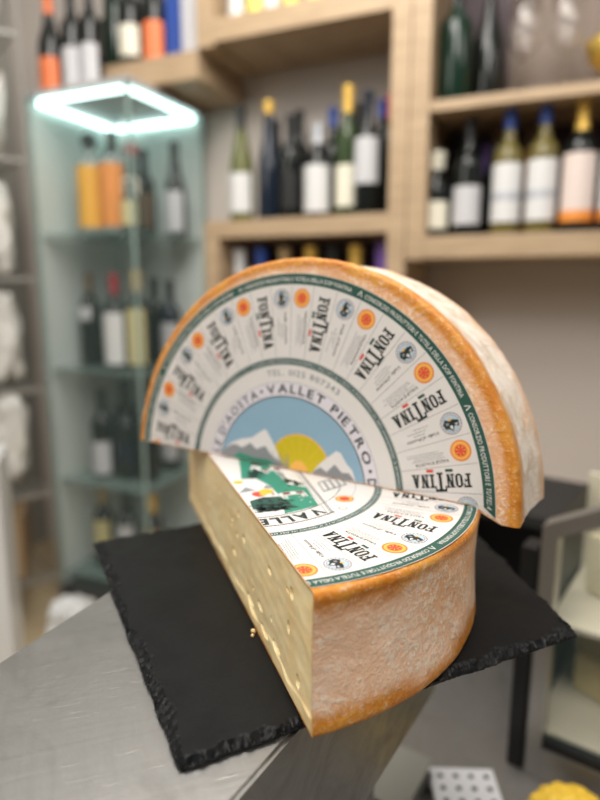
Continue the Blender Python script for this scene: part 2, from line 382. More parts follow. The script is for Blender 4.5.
# on the top middle board, cut off by the frame
for u, c_, d_ in ((.955, 'white', 'white-labelled bottle cut off by the top edge, leftmost on the top board'), (.893, 'yellow', 'yellow-labelled bottle between two white labels on the top board'), (.838, 'white', 'white-labelled bottle right of a yellow one on the top board'),
               (.776, 'yellow', 'yellow-labelled bottle, second yellow one on the top board'), (.700, 'yellow', 'yellow-labelled bottle in the centre of the top board'), (.625, 'white', 'pale-labelled bottle behind the right part of the top board')):
    bottle(u, -.06, ZB, .31, .052, 'olive', 'gold', c_, d_, 'bordeaux', (.03, .5))
# top left board
ZC = .8398      # these three stand on the roof of the glass cabinet
bottle(CBT[0][0], CBT[0][1], ZC, .305, .078, 'dark', 'orange', 'orange', 'dark bottle with bright orange label and orange neck ring, on the cabinet roof', 'burgundy', (.03, .36), caph=.2)
bottle(CBT[1][0], CBT[1][1], ZC, .315, .070, 'dark', 'black', 'lightgrey', 'dark bottle with silver-grey label on the cabinet roof, nearest the orange one', 'bordeaux', (.05, .42))
bottle(CBT[2][0], CBT[2][1], ZC, .315, .070, 'dark', 'black', 'lightgrey', 'dark bottle with silver-grey label on the cabinet roof, right of its twin', 'bordeaux', (.05, .42))
bottle(1.436, -.09, ZT, .330, .072, 'forest', 'forest', None, 'dark green unlabelled bottle on the top left board', 'bordeaux')
bottle(1.357, -.07, ZT, .330, .080, 'dark', 'silver', 'cream', 'dark bottle with round cream label and silver neck, top left board', 'burgundy', (.10, .38), caph=.35)
bottle(1.262, -.07, ZT, .320, .076, 'dark', 'orange', 'orange', 'dark bottle with orange label beside the blue carton', 'burgundy', (.03, .38), caph=.12)
e = wbox('gift_box', 1.160, 1.215, -.13, -.06, ZT, 1.19, gmat('blueband'), bev=.002); tag(e, 'bright blue carton on the top left board', 'box')
e = wbox('gift_box', 1.085, 1.155, -.13, -.06, ZT, 1.22, gmat('lightgrey'), bev=.002); tag(e, 'pale grey carton between the blue carton and the oak upright', 'box')
for u, d_ in ((1.56, 'black bottle in the back row behind the orange and grey labels'), (1.475, 'black bottle in the back row left of the dark green bottle'), (1.40, 'black bottle in the back row right of the dark green bottle'), (1.30, 'black bottle in the back row behind the orange label beside the blue carton')):
    bottle(u, -.2, ZT, .33, .068, 'dark', 'black', None, d_, 'bordeaux')
# right upper compartment
ZU = .707
bottle(.315, -.10, ZU, .32, .088, 'forest', 'black', None, 'large dark green bottle on the upper right shelf beside the upright', 'bordeaux')
bottle(.240, -.17, ZU, .34, .084, 'dark', 'black', None, 'dark bottle behind the large green one on the upper right shelf', 'burgundy')
M['glass'] = mat('clear_glass', (1, 1, 1), .02, trans=1, ior=1.45)
def goblet(u, off, z, h, r, desc):
    e = empty('wine_glass', wp(u, off, z)); tag(e, desc, 'glass', 'stemware on the upper right shelf')
    bm_obj('foot', lathe([(0, .004), (.006, .004), (r * .85, .0015), (r * .86, 0), (0, 0)]), M['glass'], e, True)
    bm_obj('stem', lathe([(.005, .0042), (.0035, .02), (.003, h * .4), (.006, h * .45)], 16), M['glass'], e, True)
    out = [(.006, h * .45), (r * .5, h * .48), (r * .9, h * .58), (r, h * .70), (r * .92, h * .85), (r * .75, h)]
    inn = [(max(.001, a - .0014), b + .0015) for a, b in out[::-1]]; inn[0] = (out[-1][0] - .0014, h)
    bm_obj('bowl', lathe(out + inn + [(0, h * .453)]), M['glass'], e, True)
goblet(.142, -.10, ZU, .235, .045, 'clear wine glass on the upper right shelf, left of its pair')
goblet(.045, -.11, ZU, .240, .045, 'clear wine glass on the upper right shelf beside the golden bowl')
M['gold'] = mat('brushed_gold', (0.80, 0.55, 0.12), .3, metal=.8)
e = empty('footed_bowl', wp(-.075, -.15, ZU)); tag(e, 'golden footed bowl on the upper right shelf by the frame edge', 'bowl')
bm_obj('bowl', lathe([(.008, .05), (.04, .06), (.065, .085), (.078, .125), (.076, .125), (.06, .088), (.036, .065), (0, .057)]), M['gold'], e, True)
bm_obj('foot', lathe([(0, 0), (.04, 0), (.038, .004), (.010, .012), (.007, .03), (.010, .052), (0, .052)]), M['gold'], e, True)

# ------------------------------------------------------------------ lit glass cabinet
CC = (1.425, -.075)    # centre in shelf coordinates, half side .20
M['pane'] = mat('cabinet_glass', (0.25, 0.36, 0.34), .03, trans=0.0, alpha=.06, spec=.5)
M['shelfglass'] = mat('glass_shelf', (0.24, 0.34, 0.32), .08, alpha=.45, spec=.6)
M['frost'] = mat('frosted_panel', (0.60, 0.66, 0.63), .6)
M['tube'] = mat('led_tube', (0.9, 1, 0.98), .4, emis=(0.70, 1.0, 0.95), estr=6.0)
M['edgeglass'] = mat('glass_edge', (0.30, 0.40, 0.37), .2, spec=.6)
cab = empty('display_cabinet', wp(CC[0], CC[1], FLOOR)); tag(cab, 'square glass display cabinet with lit white tubes round its top', 'cabinet')
def cpart(name, u0, u1, o0, o1, z0, z1, m, bev=0.0):
    o = wbox(name, CC[0] + u0, CC[0] + u1, CC[1] + o0, CC[1] + o1, z0, z1, m, bev=bev); o.parent = cab
    o.matrix_parent_inverse = Matrix.Translation(-cab.location); return o
s = .20; zt = .825
for a in (-1, 1):
    for b in (-1, 1):
        cpart('corner_post', a * s - .004, a * s + .004, b * s - .004, b * s + .004, FLOOR + .08, zt, M['edgeglass'])
cpart('top_frame', -s - .012, s + .012, -s - .012, s + .012, zt, zt + .014, mat('grey_cap', (.45, .43, .43), .4), .002)
cpart('base', -s - .01, s + .01, -s - .01, s + .01, FLOOR, FLOOR + .08, mat('dark_plinth', (.05, .05, .05), .5), .003)
cpart('back_panel', -s + .01, s - .01, -s - .003, -s + .003, FLOOR + .08, zt, M['frost'])
cpart('side_panel', s - .003, s + .003, -s + .01, s - .01, FLOOR + .08, zt, M['frost'])
cpart('glass_door', -s + .01, s - .01, s - .002, s + .002, FLOOR + .08, zt, M['pane'])
cpart('glass_side', -s - .002, -s + .002, -s + .01, s - .01, FLOOR + .08, zt, M['pane'])
for a, b, c, d in ((-s + .03, s - .03, s - .024, s - .012), (-s + .03, s - .03, -s + .012, -s + .024), (s - .024, s - .012, -s + .03, s - .03), (-s + .012, -s + .024, -s + .03, s - .03)):
    cpart('light_tube', a, b, c, d, zt - .018, zt - .004, M['tube'], .003)
CZ = (.405, -.045, -.445, -.80)
for z in CZ:
    cpart('glass_shelf', -s + .012, s - .012, -s + .012, s - .012, z - .008, z, M['shelfglass'])
def cb(u, off, row, *a, **k): return bottle(u, off, CZ[row] + .0008, *a, **k)
cb(1.498, .0, 0, .325, .090, 'clear', 'black', 'amberlabel', 'bottle with amber yellow label, leftmost in the lit cabinet', 'jar', (.07, .68), caph=.13, wcap=1.4, arc=1.1)
cb(1.401, .0, 0, .325, .090, 'clear', 'black', 'orangelabel', 'bottle with copper orange label beside the amber one in the cabinet', 'jar', (.07, .68), caph=.2, arc=1.1)
cb(1.316, .01, 0, .275, .062, 'dark', 'red', 'cream', 'small dark bottle with red top and cream neck label in the cabinet', 'burgundy', (.42, .62), caph=.12, wcap=1.4)
cb(1.268, .08, 0, .150, .060, 'dark', 'black', 'paleyellow', 'little squat jar with pale olive label in the lit cabinet', 'squat', (.1, .6))
cb(1.276, -.17, 0, .315, .074, 'dark', 'black', 'lightgrey', 'slender dark bottle with white label, rightmost on the top glass shelf', 'burgundy', (.05, .48))
cb(1.552, -.02, 1, .325, .080, 'dark', 'brown', 'lightgrey', 'dark bottle with silver medallion at its shoulder, second glass shelf', 'bordeaux', (.50, .64), arc=.6)
cb(1.470, -.05, 1, .31, .074, 'dark', 'black', 'brown', 'dark brown-labelled bottle behind the white label, second glass shelf', 'bordeaux', (.1, .5))
cb(1.405, .02, 1, .318, .082, 'dark', 'red', 'white', 'dark bottle with red capsule and tall white label, second glass shelf', 'bordeaux', (.05, .60))
cb(1.318, .01, 1, .330, .074, 'dark', 'gold', 'paleyellow', 'dark bottle with gold capsule and pale yellow label, second glass shelf', 'bordeaux', (.05, .62))
cb(1.315, -.17, 1, .300, .074, 'blue', 'black', 'lightgrey', 'dark blue bottle with grey label next to the standing cheese', 'bordeaux', (.12, .5))
cb(1.552, -.05, 2, .29, .070, 'dark', 'tan', 'tan', 'bottle with tan label, leftmost on the third glass shelf', 'bordeaux', (.1, .55))
cb(1.490, .02, 2, .320, .080, 'dark', 'black', 'lightgrey', 'dark bottle with bright grey label on the third glass shelf', 'bordeaux', (.05, .42))
cb(1.400, .0, 2, .31, .076, 'dark', 'black', 'blue', 'dark bottle with bluish label in the middle of the third glass shelf', 'bordeaux', (.2, .45))
cb(1.318, -.01, 2, .32, .076, 'dark', 'black', None, 'black unlabelled bottle on the third glass shelf', 'bordeaux')
cb(1.335, -.17, 2, .310, .076, 'dark', 'black', 'lightgrey', 'dark bottle with pale label, third glass shelf under the cheese edge', 'bordeaux', (.12, .52))
cb(1.530, .0, 3, .30, .074, 'dark', 'tan', 'paleyellow', 'dim bottle with yellowish label on the lowest glass shelf', 'bordeaux', (.2, .6))
cb(1.420, .0, 3, .30, .074, 'dark', 'black', 'lightgrey', 'dim bottle with grey label on the lowest glass shelf', 'bordeaux', (.2, .6))
cb(1.300, .0, 3, .30, .074, 'dark', 'gold', 'tan', 'dim bottle with gold cap on the lowest glass shelf', 'bordeaux', (.2, .6))

cb(1.545, -.15, 0, .30, .074, 'dark', 'black', None, 'black bottle in the back row of the top glass shelf, behind the amber label', 'bordeaux')
cb(1.400, -.16, 0, .30, .074, 'dark', 'black', 'brown', 'dark bottle in the back row of the top glass shelf, right of the copper label', 'bordeaux')
cb(1.560, -.16, 1, .32, .074, 'dark', 'black', None, 'black bottle in the back row of the second glass shelf, far left', 'bordeaux')
cb(1.400, -.19, 1, .31, .074, 'dark', 'black', None, 'black bottle in the back row of the second glass shelf, right of the yellow label', 'bordeaux')
cb(1.560, -.19, 2, .32, .074, 'dark', 'black', None, 'black bottle in the back row of the third glass shelf, far left', 'bordeaux')
cb(1.430, -.17, 2, .32, .074, 'dark', 'black', None, 'black bottle in the back row of the third glass shelf, near the middle', 'bordeaux')

# ------------------------------------------------------------------ storage rack with wrapped goods at the left edge
M['plastic'] = mat('crumpled_plastic', (0.70, 0.69, 0.65), .25, spec=.8, coat=.4)
M['plastic2'] = mat('grey_wrap', (0.36, 0.35, 0.31), .35, spec=.7)
M['white'] = mat('white_enamel', (0.72, 0.73, 0.73), .35)
M['card'] = mat('brown_cardboard', (0.30, 0.20, 0.11), .8)
RK = Vector((-.455, 1.72, 0)); RA = radians(20); M['wire'] = mat('dull_wire', (.30, .29, .27), .5, metal=.5)
rack = empty('storage_rack', (RK.x, RK.y, FLOOR), RA); tag(rack, 'steel wire storage rack at the left edge of the frame', 'rack')
rz = [FLOOR + .22, -.42, -.08, .26, .60, .94]
for a in (-.17, .17):
    for b in (-.2, .2):
        bm = bmesh.new(); bmesh.ops.create_cone(bm, cap_ends=True, segments=16, radius1=.004, radius2=.004, depth=2.1)
        for v in bm.verts: v.co += Vector((a, b, 1.05))
        bm_obj('post', bm, M['wire'], rack, True, angle=radians(40))
for z in rz:
    bm = bmesh.new()
    box(bm, -.165, -.2, z - FLOOR - .012, .165, -.19, z - FLOOR); box(bm, -.165, .19, z - FLOOR - .012, .165, .2, z - FLOOR)
    for k in range(12):
        x = -.16 + k * .029; box(bm, x - .0025, -.19, z - FLOOR - .008, x + .0025, .19, z - FLOOR - .002)
    bm_obj('wire_shelf', bm, M['wire'], rack)
def crumple(name, loc, sx, sy, sz, m, seed, label, cat, group=None):
    bm = bmesh.new(); bmesh.ops.create_icosphere(bm, subdivisions=5, radius=1)
    for v in bm.verts:
        p = v.co.copy(); o = Vector((seed * 3.1, seed, 0))
        k = 1 + .30 * noise.noise(p * 1.6 + o) + .22 * abs(noise.noise(p * 3.3 + o)) + .10 * abs(noise.noise(p * 7 + o))
        sq = max(abs(p.x), abs(p.y), abs(p.z)) ** -.5
        v.co = Vector((p.x * sx, p.y * sy, p.z * sz)) * k * sq
    zmin = min(v.co.z for v in bm.verts)
    for v in bm.verts: v.co.z -= zmin
    o = bm_obj(name, bm, m, None, True, loc=loc); o.rotation_euler = (0, 0, seed)
    return tag(o, label, cat, group)
def rk(a, b, z):
    v = Matrix.Rotation(RA, 3, 'Z') @ Vector((a, b, 0)); return (RK.x + v.x, RK.y + v.y, z + .0005)
words = ['topmost', 'second from the top', 'third from the top', 'fourth from the top', 'lowest']
for i, z in enumerate(rz[:0:-1]):
    crumple('wrapped_bundle', rk(.088, -.05, z), .055, .055, .125, M['plastic'], i * 1.7 + 1, 'pale crumpled plastic bundle on the wire rack, %s of the right column' % words[i], 'bundle', 'plastic bundles on the wire rack')
    crumple('wrapped_bundle', rk(-.085, -.05, z), .052, .055, .130, M['plastic2'] if i % 2 else M['plastic'], i * 2.3 + 2, 'crumpled plastic bundle on the wire rack, %s of the left column' % words[i], 'bundle', 'plastic bundles on the wire rack')
bm = bmesh.new(); box(bm, -.13, -.13, 0, .13, .13, .20, .002); tag(bm_obj('cardboard_box', bm, M['card'], None, loc=rk(0, 0, rz[0])), 'brown cardboard box at the bottom of the wire rack', 'box')
bm = bmesh.new(); box(bm, -.03, -.10, 0, .03, .10, .76, .006)
fr = bm_obj('freezer_panel', bm, M['white'], None, loc=(-.335, 1.15, FLOOR)); tag(fr, 'white enamelled panel standing at the left edge in front of the rack', 'panel')
crumple('paper_bag', (-.19, 1.45, FLOOR + .0), .07, .06, .08, M['white'], 4.2, 'crumpled white bag on the floor beside the glass cabinet', 'bag')

# ------------------------------------------------------------------ steel counter
cu = Vector((.783, .622)); cn = Vector((-.622, .783))     # along the front edge, toward its back edge
F0 = Vector((-.007, -.176))
def cpt(a, b): v = F0 + cu * a + cn * b; return (v.x, v.y)
cnt = empty('steel_counter', (*cpt(-.1, .1), FLOOR)); tag(cnt, 'brushed stainless steel counter under the slate board', 'counter')
def lnk(o): o.parent = cnt; o.matrix_parent_inverse = Matrix.Translation(-cnt.location); return o
top = [cpt(-.75, 0), cpt(.24, 0), cpt(.24, .18), (.045, .140), (-.093, .016), (-.159, -.053), (-.60, -.51)]
lnk(prism(top, -.126, -.0062, 'countertop', M['steel'], bev=.0022))
lnk(prism([cpt(-.70, .04), cpt(.2, .04), cpt(.2, .14), cpt(-.05, .15), cpt(-.70, .12)], FLOOR, -.126, 'pedestal', M['steel_dull']))

# ------------------------------------------------------------------ slate board
def slate_board():
    A = Vector((-.066, -.182)); B = Vector((.204, -.155)); Cc = Vector((.276, .160)); Dd = Vector((-.101, .108))
    nx, ny = 260, 260; bm = bmesh.new(); T = {}; Bt = {}
    def P(i, j):
        s_, t_ = i / nx, j / ny
        p = (A * (1 - s_) + B * s_) * (1 - t_) + (Dd * (1 - s_) + Cc * s_) * t_
        return p
    for i in range(nx + 1):
        for j in range(ny + 1):
            p = P(i, j); d = min(i, nx - i, j, ny - j) / nx * .28
            q = Vector((p.x * 90, p.y * 90, 0)); chip = .0050 + .005 * noise.noise(q * .35) + .004 * noise.noise(q * 1.2) + .003 * noise.noise(q * 4)
            z = -.0002 - .00015 * abs(noise.noise(q * .3))
            if d < chip and chip > 0: z -= .0040 * (1 - d / chip) ** .8 * (.8 + .5 * noise.noise(q * 2.5) + .5 * noise.noise(q * 7)) + .0006 * noise.noise(q * 11)
            jit = Vector((0, 0))
            if i in (0, nx) or j in (0, ny):
                jit = Vector((noise.noise(q * .6), noise.noise(q * .6 + Vector((9, 9, 0))))) * .0013 + Vector((noise.noise(q * 5), noise.noise(q * 5 + Vector((9, 9, 0))))) * .0007
            T[i, j] = bm.verts.new((p.x + jit.x, p.y + jit.y, max(z, -.0053)))
            if i in (0, nx) or j in (0, ny):
                c = (A + B + Cc + Dd) / 4; inn = (c - p).normalized() * .0012
                Bt[i, j] = bm.verts.new((p.x + jit.x + inn.x, p.y + jit.y + inn.y, -.0060))
    for i in range(nx):
        for j in range(ny): bm.faces.new((T[i, j], T[i + 1, j], T[i + 1, j + 1], T[i, j + 1]))
    loop = [(i, 0) for i in range(nx)] + [(nx, j) for j in range(ny)] + [(i, ny) for i in range(nx, 0, -1)] + [(0, j) for j in range(ny, 0, -1)]
    for a, b in zip(loop, loop[1:] + loop[:1]): bm.faces.new((T[b], T[a], Bt[a], Bt[b]))
    bm.faces.new([Bt[k] for k in loop])
    o = bm_obj('slate_board', bm, M['slate'], None, True, angle=radians(35))
    return tag(o, 'black slate serving board with chipped edges under the cheese', 'board')
slate_board()

# ------------------------------------------------------------------ label printing
class Label:
    def __init__(s, cx, cy, H, k=1.0):
        s.k = k; s.bm = bmesh.new(); s.cx, s.cy, s.H = cx, cy, H
    def poly(s, pts, m, layer):
        z = s.H + .00025 + layer * .00004
        try:
            f = s.bm.faces.new([s.bm.verts.new((s.cx + x * s.k, s.cy + y * s.k, z)) for x, y in pts]); f.material_index = PMI[m]
            if f.normal.z < 0: f.normal_flip()
        except ValueError: pass
    def ring(s, r0, r1, m, layer, a0=-180, a1=180, n=180):
        for k in range(n):
            a, b = radians(a0 + (a1 - a0) * k / n), radians(a0 + (a1 - a0) * (k + 1) / n)
            if r0 < 1e-6: s.poly([(0, 0), (r1 * cos(a), r1 * sin(a)), (r1 * cos(b), r1 * sin(b))], m, layer)
            else: s.poly([(r0 * cos(a), r0 * sin(a)), (r1 * cos(a), r1 * sin(a)), (r1 * cos(b), r1 * sin(b)), (r0 * cos(b), r0 * sin(b))], m, layer)
    def disc(s, x, y, r, m, layer, n=20, sy=1): s.poly([(x + r * cos(2 * pi * k / n), y + r * sy * sin(2 * pi * k / n)) for k in range(n)], m, layer)
_g = {}
def glyph(ch, bold=.0):
    k = (ch, bold)
    if k in _g: return _g[k]
    cu_ = bpy.data.curves.new('g', 'FONT'); cu_.body = ch; cu_.size = 1.0; cu_.resolution_u = 2; cu_.offset = bold; cu_.fill_mode = 'FRONT'
    o = bpy.data.objects.new('g', cu_); COL.objects.link(o)
    me = o.to_mesh(); V = [(v.co.x, v.co.y) for v in me.vertices]; Fc = [tuple(p.vertices) for p in me.polygons]; o.to_mesh_clear()
    bpy.data.objects.remove(o); bpy.data.curves.remove(cu_)
    x0 = min((v[0] for v in V), default=0); x1 = max((v[0] for v in V), default=.25)
    _g[k] = ([(x - x0, y) for x, y in V], Fc, (x1 - x0) if V else .22); return _g[k]
def put(L, glyphdata, fn, m, layer):
    V, Fc, w = glyphdata; z = L.H + .00025 + layer * .00004
    vs = [L.bm.verts.new((L.cx + a * L.k, L.cy + b * L.k, z)) for a, b in (fn(x, y) for x, y in V)]
    for f in Fc:
        try:
            ff = L.bm.faces.new([vs[i] for i in f]); ff.material_index = PMI[m]
        except ValueError: pass
def text_w(s, bold, sp): return sum(glyph(c, bold)[2] + sp for c in s) - sp
def arc_text(L, s, r, a_start, a_end, hgt, m, layer, bold=.0, sp=.13):
    """clockwise from a_start to a_end (degrees), letter tops outward, on baseline radius r; glyph cap height ~.7"""
    W_ = text_w(s, bold, sp); ks = radians(a_start - a_end) * r / W_; x = 0
    for ch in s:
        g = glyph(ch, bold); ang = radians(a_start) - (x + g[2] / 2) * ks / r
        tx, ty = sin(ang), -cos(ang); ux, uy = cos(ang), sin(ang); hw = g[2] / 2; hs = hgt / .72
        put(L, g, lambda X, Y: (ux * (r + Y * hs) + tx * (X - hw) * ks, uy * (r + Y * hs) + ty * (X - hw) * ks), m, layer)
        x += g[2] + sp
def rad_frame(a, off):      # text reading inward at angle a, tops clockwise; off = shift clockwise
    ca, sa = cos(a), sin(a)
    return lambda r, h: (ca * r + (sa) * (h + off), sa * r - ca * (h + off))
def rad_text(L, s, a, r_out, r_in, hgt, off, m, layer, bold=0, sp=.1, shear=0.0):
    W_ = text_w(s, bold, sp); k = (r_out - r_in) / W_; x = 0; F_ = rad_frame(a, off); hs = hgt / .72
    for ch in s:
        g = glyph(ch, bold); put(L, g, lambda X, Y: F_(r_out - (x + X) * k - Y * shear * k, Y * hs), m, layer); x += g[2] + sp
# slab serif capitals (rectangles and quads in a .6 x 1 cell)
def q4(x0, y0, x1, y1): return [(x0, y0), (x1, y0), (x1, y1), (x0, y1)]
def ring8(x0, y0, x1, y1, t_, c):
    o = [(x0 + c, y0), (x1 - c, y0), (x1, y0 + c), (x1, y1 - c), (x1 - c, y1), (x0 + c, y1), (x0, y1 - c), (x0, y0 + c)]
    i = [(x0 + c + t_ * .3, y0 + t_ * .7), (x1 - c - t_ * .3, y0 + t_ * .7), (x1 - t_, y0 + c + .02), (x1 - t_, y1 - c - .02), (x1 - c - t_ * .3, y1 - t_ * .7), (x0 + c + t_ * .3, y1 - t_ * .7), (x0 + t_, y1 - c - .02), (x0 + t_, y0 + c + .02)]
    return [[o[k], o[(k + 1) % 8], i[(k + 1) % 8], i[k]] for k in range(8)]
SL = {'F': ([q4(.12, 0, .32, 1), q4(0, 0, .44, .12), q4(0, .86, .62, 1), q4(.5, .7, .62, 1), q4(.3, .44, .48, .56), q4(.44, .36, .52, .64)], .62),
      'O': (ring8(0, 0, .6, 1, .2, .18), .60),
      'N': ([q4(.1, 0, .24, 1), q4(.0, 0, .32, .12), q4(0, .88, .26, 1), [(.12, 1), (.32, 1), (.62, 0), (.42, 0)], q4(.48, 0, .62, 1), q4(.4, .88, .7, 1)], .70),
      'T': ([q4(.30, -.12, .54, 1.22), q4(.16, -.12, .68, .02), q4(-.06, 1.10, .90, 1.28), q4(-.06, .86, .06, 1.28), q4(.78, .86, .90, 1.28)], .84),
      'I': ([q4(.1, 0, .31, 1), q4(0, 0, .41, .12), q4(0, .88, .41, 1)], .41),
      'A': ([[(.24, 1), (.44, 1), (.24, 0), (.08, 0)], [(.26, 1), (.46, 1), (.64, 0), (.42, 0)], q4(.18, .26, .5, .38), q4(0, 0, .28, .11), q4(.36, 0, .72, .11)], .72)}
def fontina(L, a, r_out=.1575, r_in=.1135, hgt=.0098, off=-.0040):
    W_ = sum(SL[c][1] for c in 'FONTINA') + .07 * 6; k = (r_out - r_in) / W_; x = 0; F_ = rad_frame(a, off)
    for i, ch in enumerate('FONTINA'):
        for qd_ in SL[ch][0]: L.poly([F_(r_out - (x + X) * k, Y * hgt) for X, Y in qd_], 'black', 3)
        if i == 2: gx = (x + .05, x + .68)
        if i == 4: rx = (x + .02, x + .62)
        x += SL[ch][1] + .07
    for (x0, x1), m in ((gx, 'green'), (rx, 'red')):
        L.poly([F_(r_out - X * k, Y * hgt) for X, Y in q4(x0, -.36, x1, -.15)], m, 3)
def seal(L, a, r=.154, R=.0076):
    x, y = r * cos(a), r * sin(a)
    L.disc(x, y, R, 'orange', 2); L.disc(x, y, R * .84, 'gold', 3); L.disc(x, y, R * .62, 'orange', 4); L.disc(x, y, R * .52, 'red', 5)
    for k in range(7):
        b = a + k * 2 * pi / 7; L.poly([(x + R * .1 * cos(b), y + R * .1 * sin(b)), (x + R * .47 * cos(b - .12), y + R * .47 * sin(b - .12)), (x + R * .47 * cos(b + .12), y + R * .47 * sin(b + .12))], 'gold', 6)
def emblem(L, a, r=.1535, R=.0080):
    F_ = rad_frame(a, 0)
    def c(X, Y): return F_(r - X * R, Y * R)      # X reads inward, Y clockwise (the emblem's top)
    def pl(pts, m, ly): L.poly([c(X, Y) for X, Y in pts], m, ly)
    circ = [(cos(k * pi / 12), sin(k * pi / 12)) for k in range(24)]
    pl([(x, y) for x, y in circ], 'grey', 2); pl([(x * .93, y * .93) for x, y in circ], 'mauve', 3)
    for k in range(20):
        b = k * pi / 10; pl([(.84 * cos(b - .07), .84 * sin(b - .07)), (.92 * cos(b - .07), .92 * sin(b - .07)), (.92 * cos(b + .07), .92 * sin(b + .07)), (.84 * cos(b + .07), .84 * sin(b + .07))], 'grey', 4)
    pl([(x * .80, y * .80) for x, y in circ], 'grey', 4); pl([(x * .75, y * .75) for x, y in circ], 'pale', 5)
    pl([(-.74, -.1), (-.6, .42), (-.25, .25), (.0, .72), (.4, .40), (.6, .42), (.74, -.05), (.45, -.45), (.1, -.25), (-.3, -.3)], 'black', 6)
    pl([(-.6, .1), (-.45, .3), (-.3, .1)], 'snow', 7); pl([(-.1, .3), (.05, .6), (.2, .28), (.05, .15)], 'snow', 7)
    pl([(-.15, -.28), (.1, -.2), (.16, -.38), (-.08, -.5)], 'gold', 7)
    pl([(-.65, -.2), (-.2, -.3), (.1, -.6), (-.3, -.68)], 'pale', 7); pl([(.2, .1), (.5, .1), (.45, -.15), (.2, -.1)], 'grey', 7)
def lines(L, a, r_out, r_in, offs, m, rnd, hh=.00045):
    F_ = rad_frame(a, 0)
    for o_ in offs:
        x = r_out - rnd.random() * .006
        end = r_in + rnd.random() * .008
        while x > end:
            w = .0008 + rnd.random() * .0022; L.poly([F_(x, o_), F_(x - w, o_), F_(x - w, o_ + hh), F_(x, o_ + hh)], m, 2); x -= w + .0005
def common(L, ph, a_lo, a_hi, rim0):
    rnd = random.Random(3)
    # paper disc with a little thickness
    L.ring(0, .1736, 'paper', 0)
    L.ring(.1648, .1732, 'green', 1, n=240)
    L.ring(.1000, .1056, 'green', 1); L.ring(.1007, .10095, 'paper', 2); L.ring(.10465, .1049, 'paper', 2)
    L.ring(.0855, .0859, 'grey', 1); L.ring(.0738, .0744, 'black', 2)
    k = 0
    while rim0 - 40 * k > -140:
        a = rim0 - 40 * k
        arc_text(L, 'CONSORZIO PRODUTTORI E TUTELA DELLA DOP FONTINA', .1672, a - 1.3, a - 37.2, .0034, 'paper', 2, .012, .1)
        F2 = lambda d, r: (r * cos(radians(a + d)), r * sin(radians(a + d)))
        L.poly([F2(.9, .1670), F2(.6, .1670), F2(.0, .1712), F2(.25, .1712)], 'paper', 2)
        L.poly([F2(-.6, .1670), F2(-.3, .1670), F2(.25, .1712), F2(.0, .1712)], 'paper', 2)
        k += 1
        if k > 9: break
    for kk in range(16):
        a = ph + kk * 22.5
        an = (a - a_lo) % 360 + a_lo
        if not (a_lo - 12 < an < a_hi + 12): continue
        for d in (-3.7, 3.7, 11.2):
            b = radians(a + d); w = .00018
            L.poly([(r * cos(b) + sg * w * sin(b), r * sin(b) - sg * w * cos(b)) for r, sg in ((.1060, 1), (.1640, 1), (.1640, -1), (.1060, -1))], 'grey', 1)
        b = radians(a)
        seal(L, b)
        rad_text(L, "VALLE D'AOSTA", b, .144, .118, .0022, .0040, 'black', 3, .02)
        lines(L, b, .143, .1125, (.0022, .0006, -.0010, -.0026), 'ink', rnd)
        fontina(L, radians(a - 7.5))
        e_ = radians(a + 7.4); emblem(L, e_)
        rad_text(L, "Valle d'Aosta", e_, .1435, .117, .0026, .0022, 'black', 3, 0, .06, .3)
        lines(L, e_, .138, .120, (.0000, -.0022, -.0044), 'ink', rnd, .0005)
    # small print in the green line
    a = 170
    while a > -100:
        w = .25 + rnd.random() * .4
        L.ring(.1022, .1033, 'mauve', 2, a - w, a, 1); a -= w + .35 + (.6 if rnd.random() < .2 else 0)
def cow(L, x, y, s_, flip=1, ly=5):
    c = lambda X, Y: (x + X * s_ * flip, y + Y * s_)
    def pl(p, m, l): L.poly([c(*q) for q in p], m, l)
    pl([(-1, .1), (-.9, .55), (-.3, .7), (.6, .6), (1, .5), (1.05, 0), (.8, -.1), (.2, 0), (-.5, -.05)], 'snow', ly)
    for X in (-.85, -.6, .65, .9): pl([(X - .08, .1), (X + .08, .1), (X + .06, -.7), (X - .06, -.7)], 'snow', ly)
    pl([(-1, .5), (-1.35, .75), (-1.65, .45), (-1.5, .2), (-1.1, .25)], 'snow', ly); pl([(-1.25, .7), (-1.35, .95), (-1.15, .8)], 'brown', ly + 1)
    pl([(-.7, .2), (-.6, .6), (-.1, .64), (.0, .3), (-.35, .1)], 'brown', ly + 1); pl([(.3, .25), (.4, .55), (.85, .52), (.95, .2), (.6, .05)], 'brown', ly + 1)
    pl([(-1.5, .55), (-1.3, .7), (-1.2, .5), (-1.4, .35)], 'brown', ly + 1)
def clip(bm, co, no, fill=None):
    g = bm.verts[:] + bm.edges[:] + bm.faces[:]
    r = bmesh.ops.bisect_plane(bm, geom=g, dist=1e-7, plane_co=co, plane_no=no, clear_inner=True, clear_outer=False)
    if fill:
        es = [e for e in r['geom_cut'] if isinstance(e, bmesh.types.BMEdge)]
        if fill == 'tri': bmesh.ops.triangle_fill(bm, edges=es, use_beauty=True)
        else:
            try: bmesh.ops.contextual_create(bm, geom=es)
            except Exception: pass
def finish_label(L, co, no, parent, post=None):
    clip(L.bm, co, no)
    if post: post(L.bm)
    me = bpy.data.meshes.new('paper_label'); 
    for f in L.bm.faces:
        f.normal_update()
        if f.normal.z < 0: f.normal_flip()
    L.bm.to_mesh(me); L.bm.free()
    return link('paper_label', me, parent, PMATS)

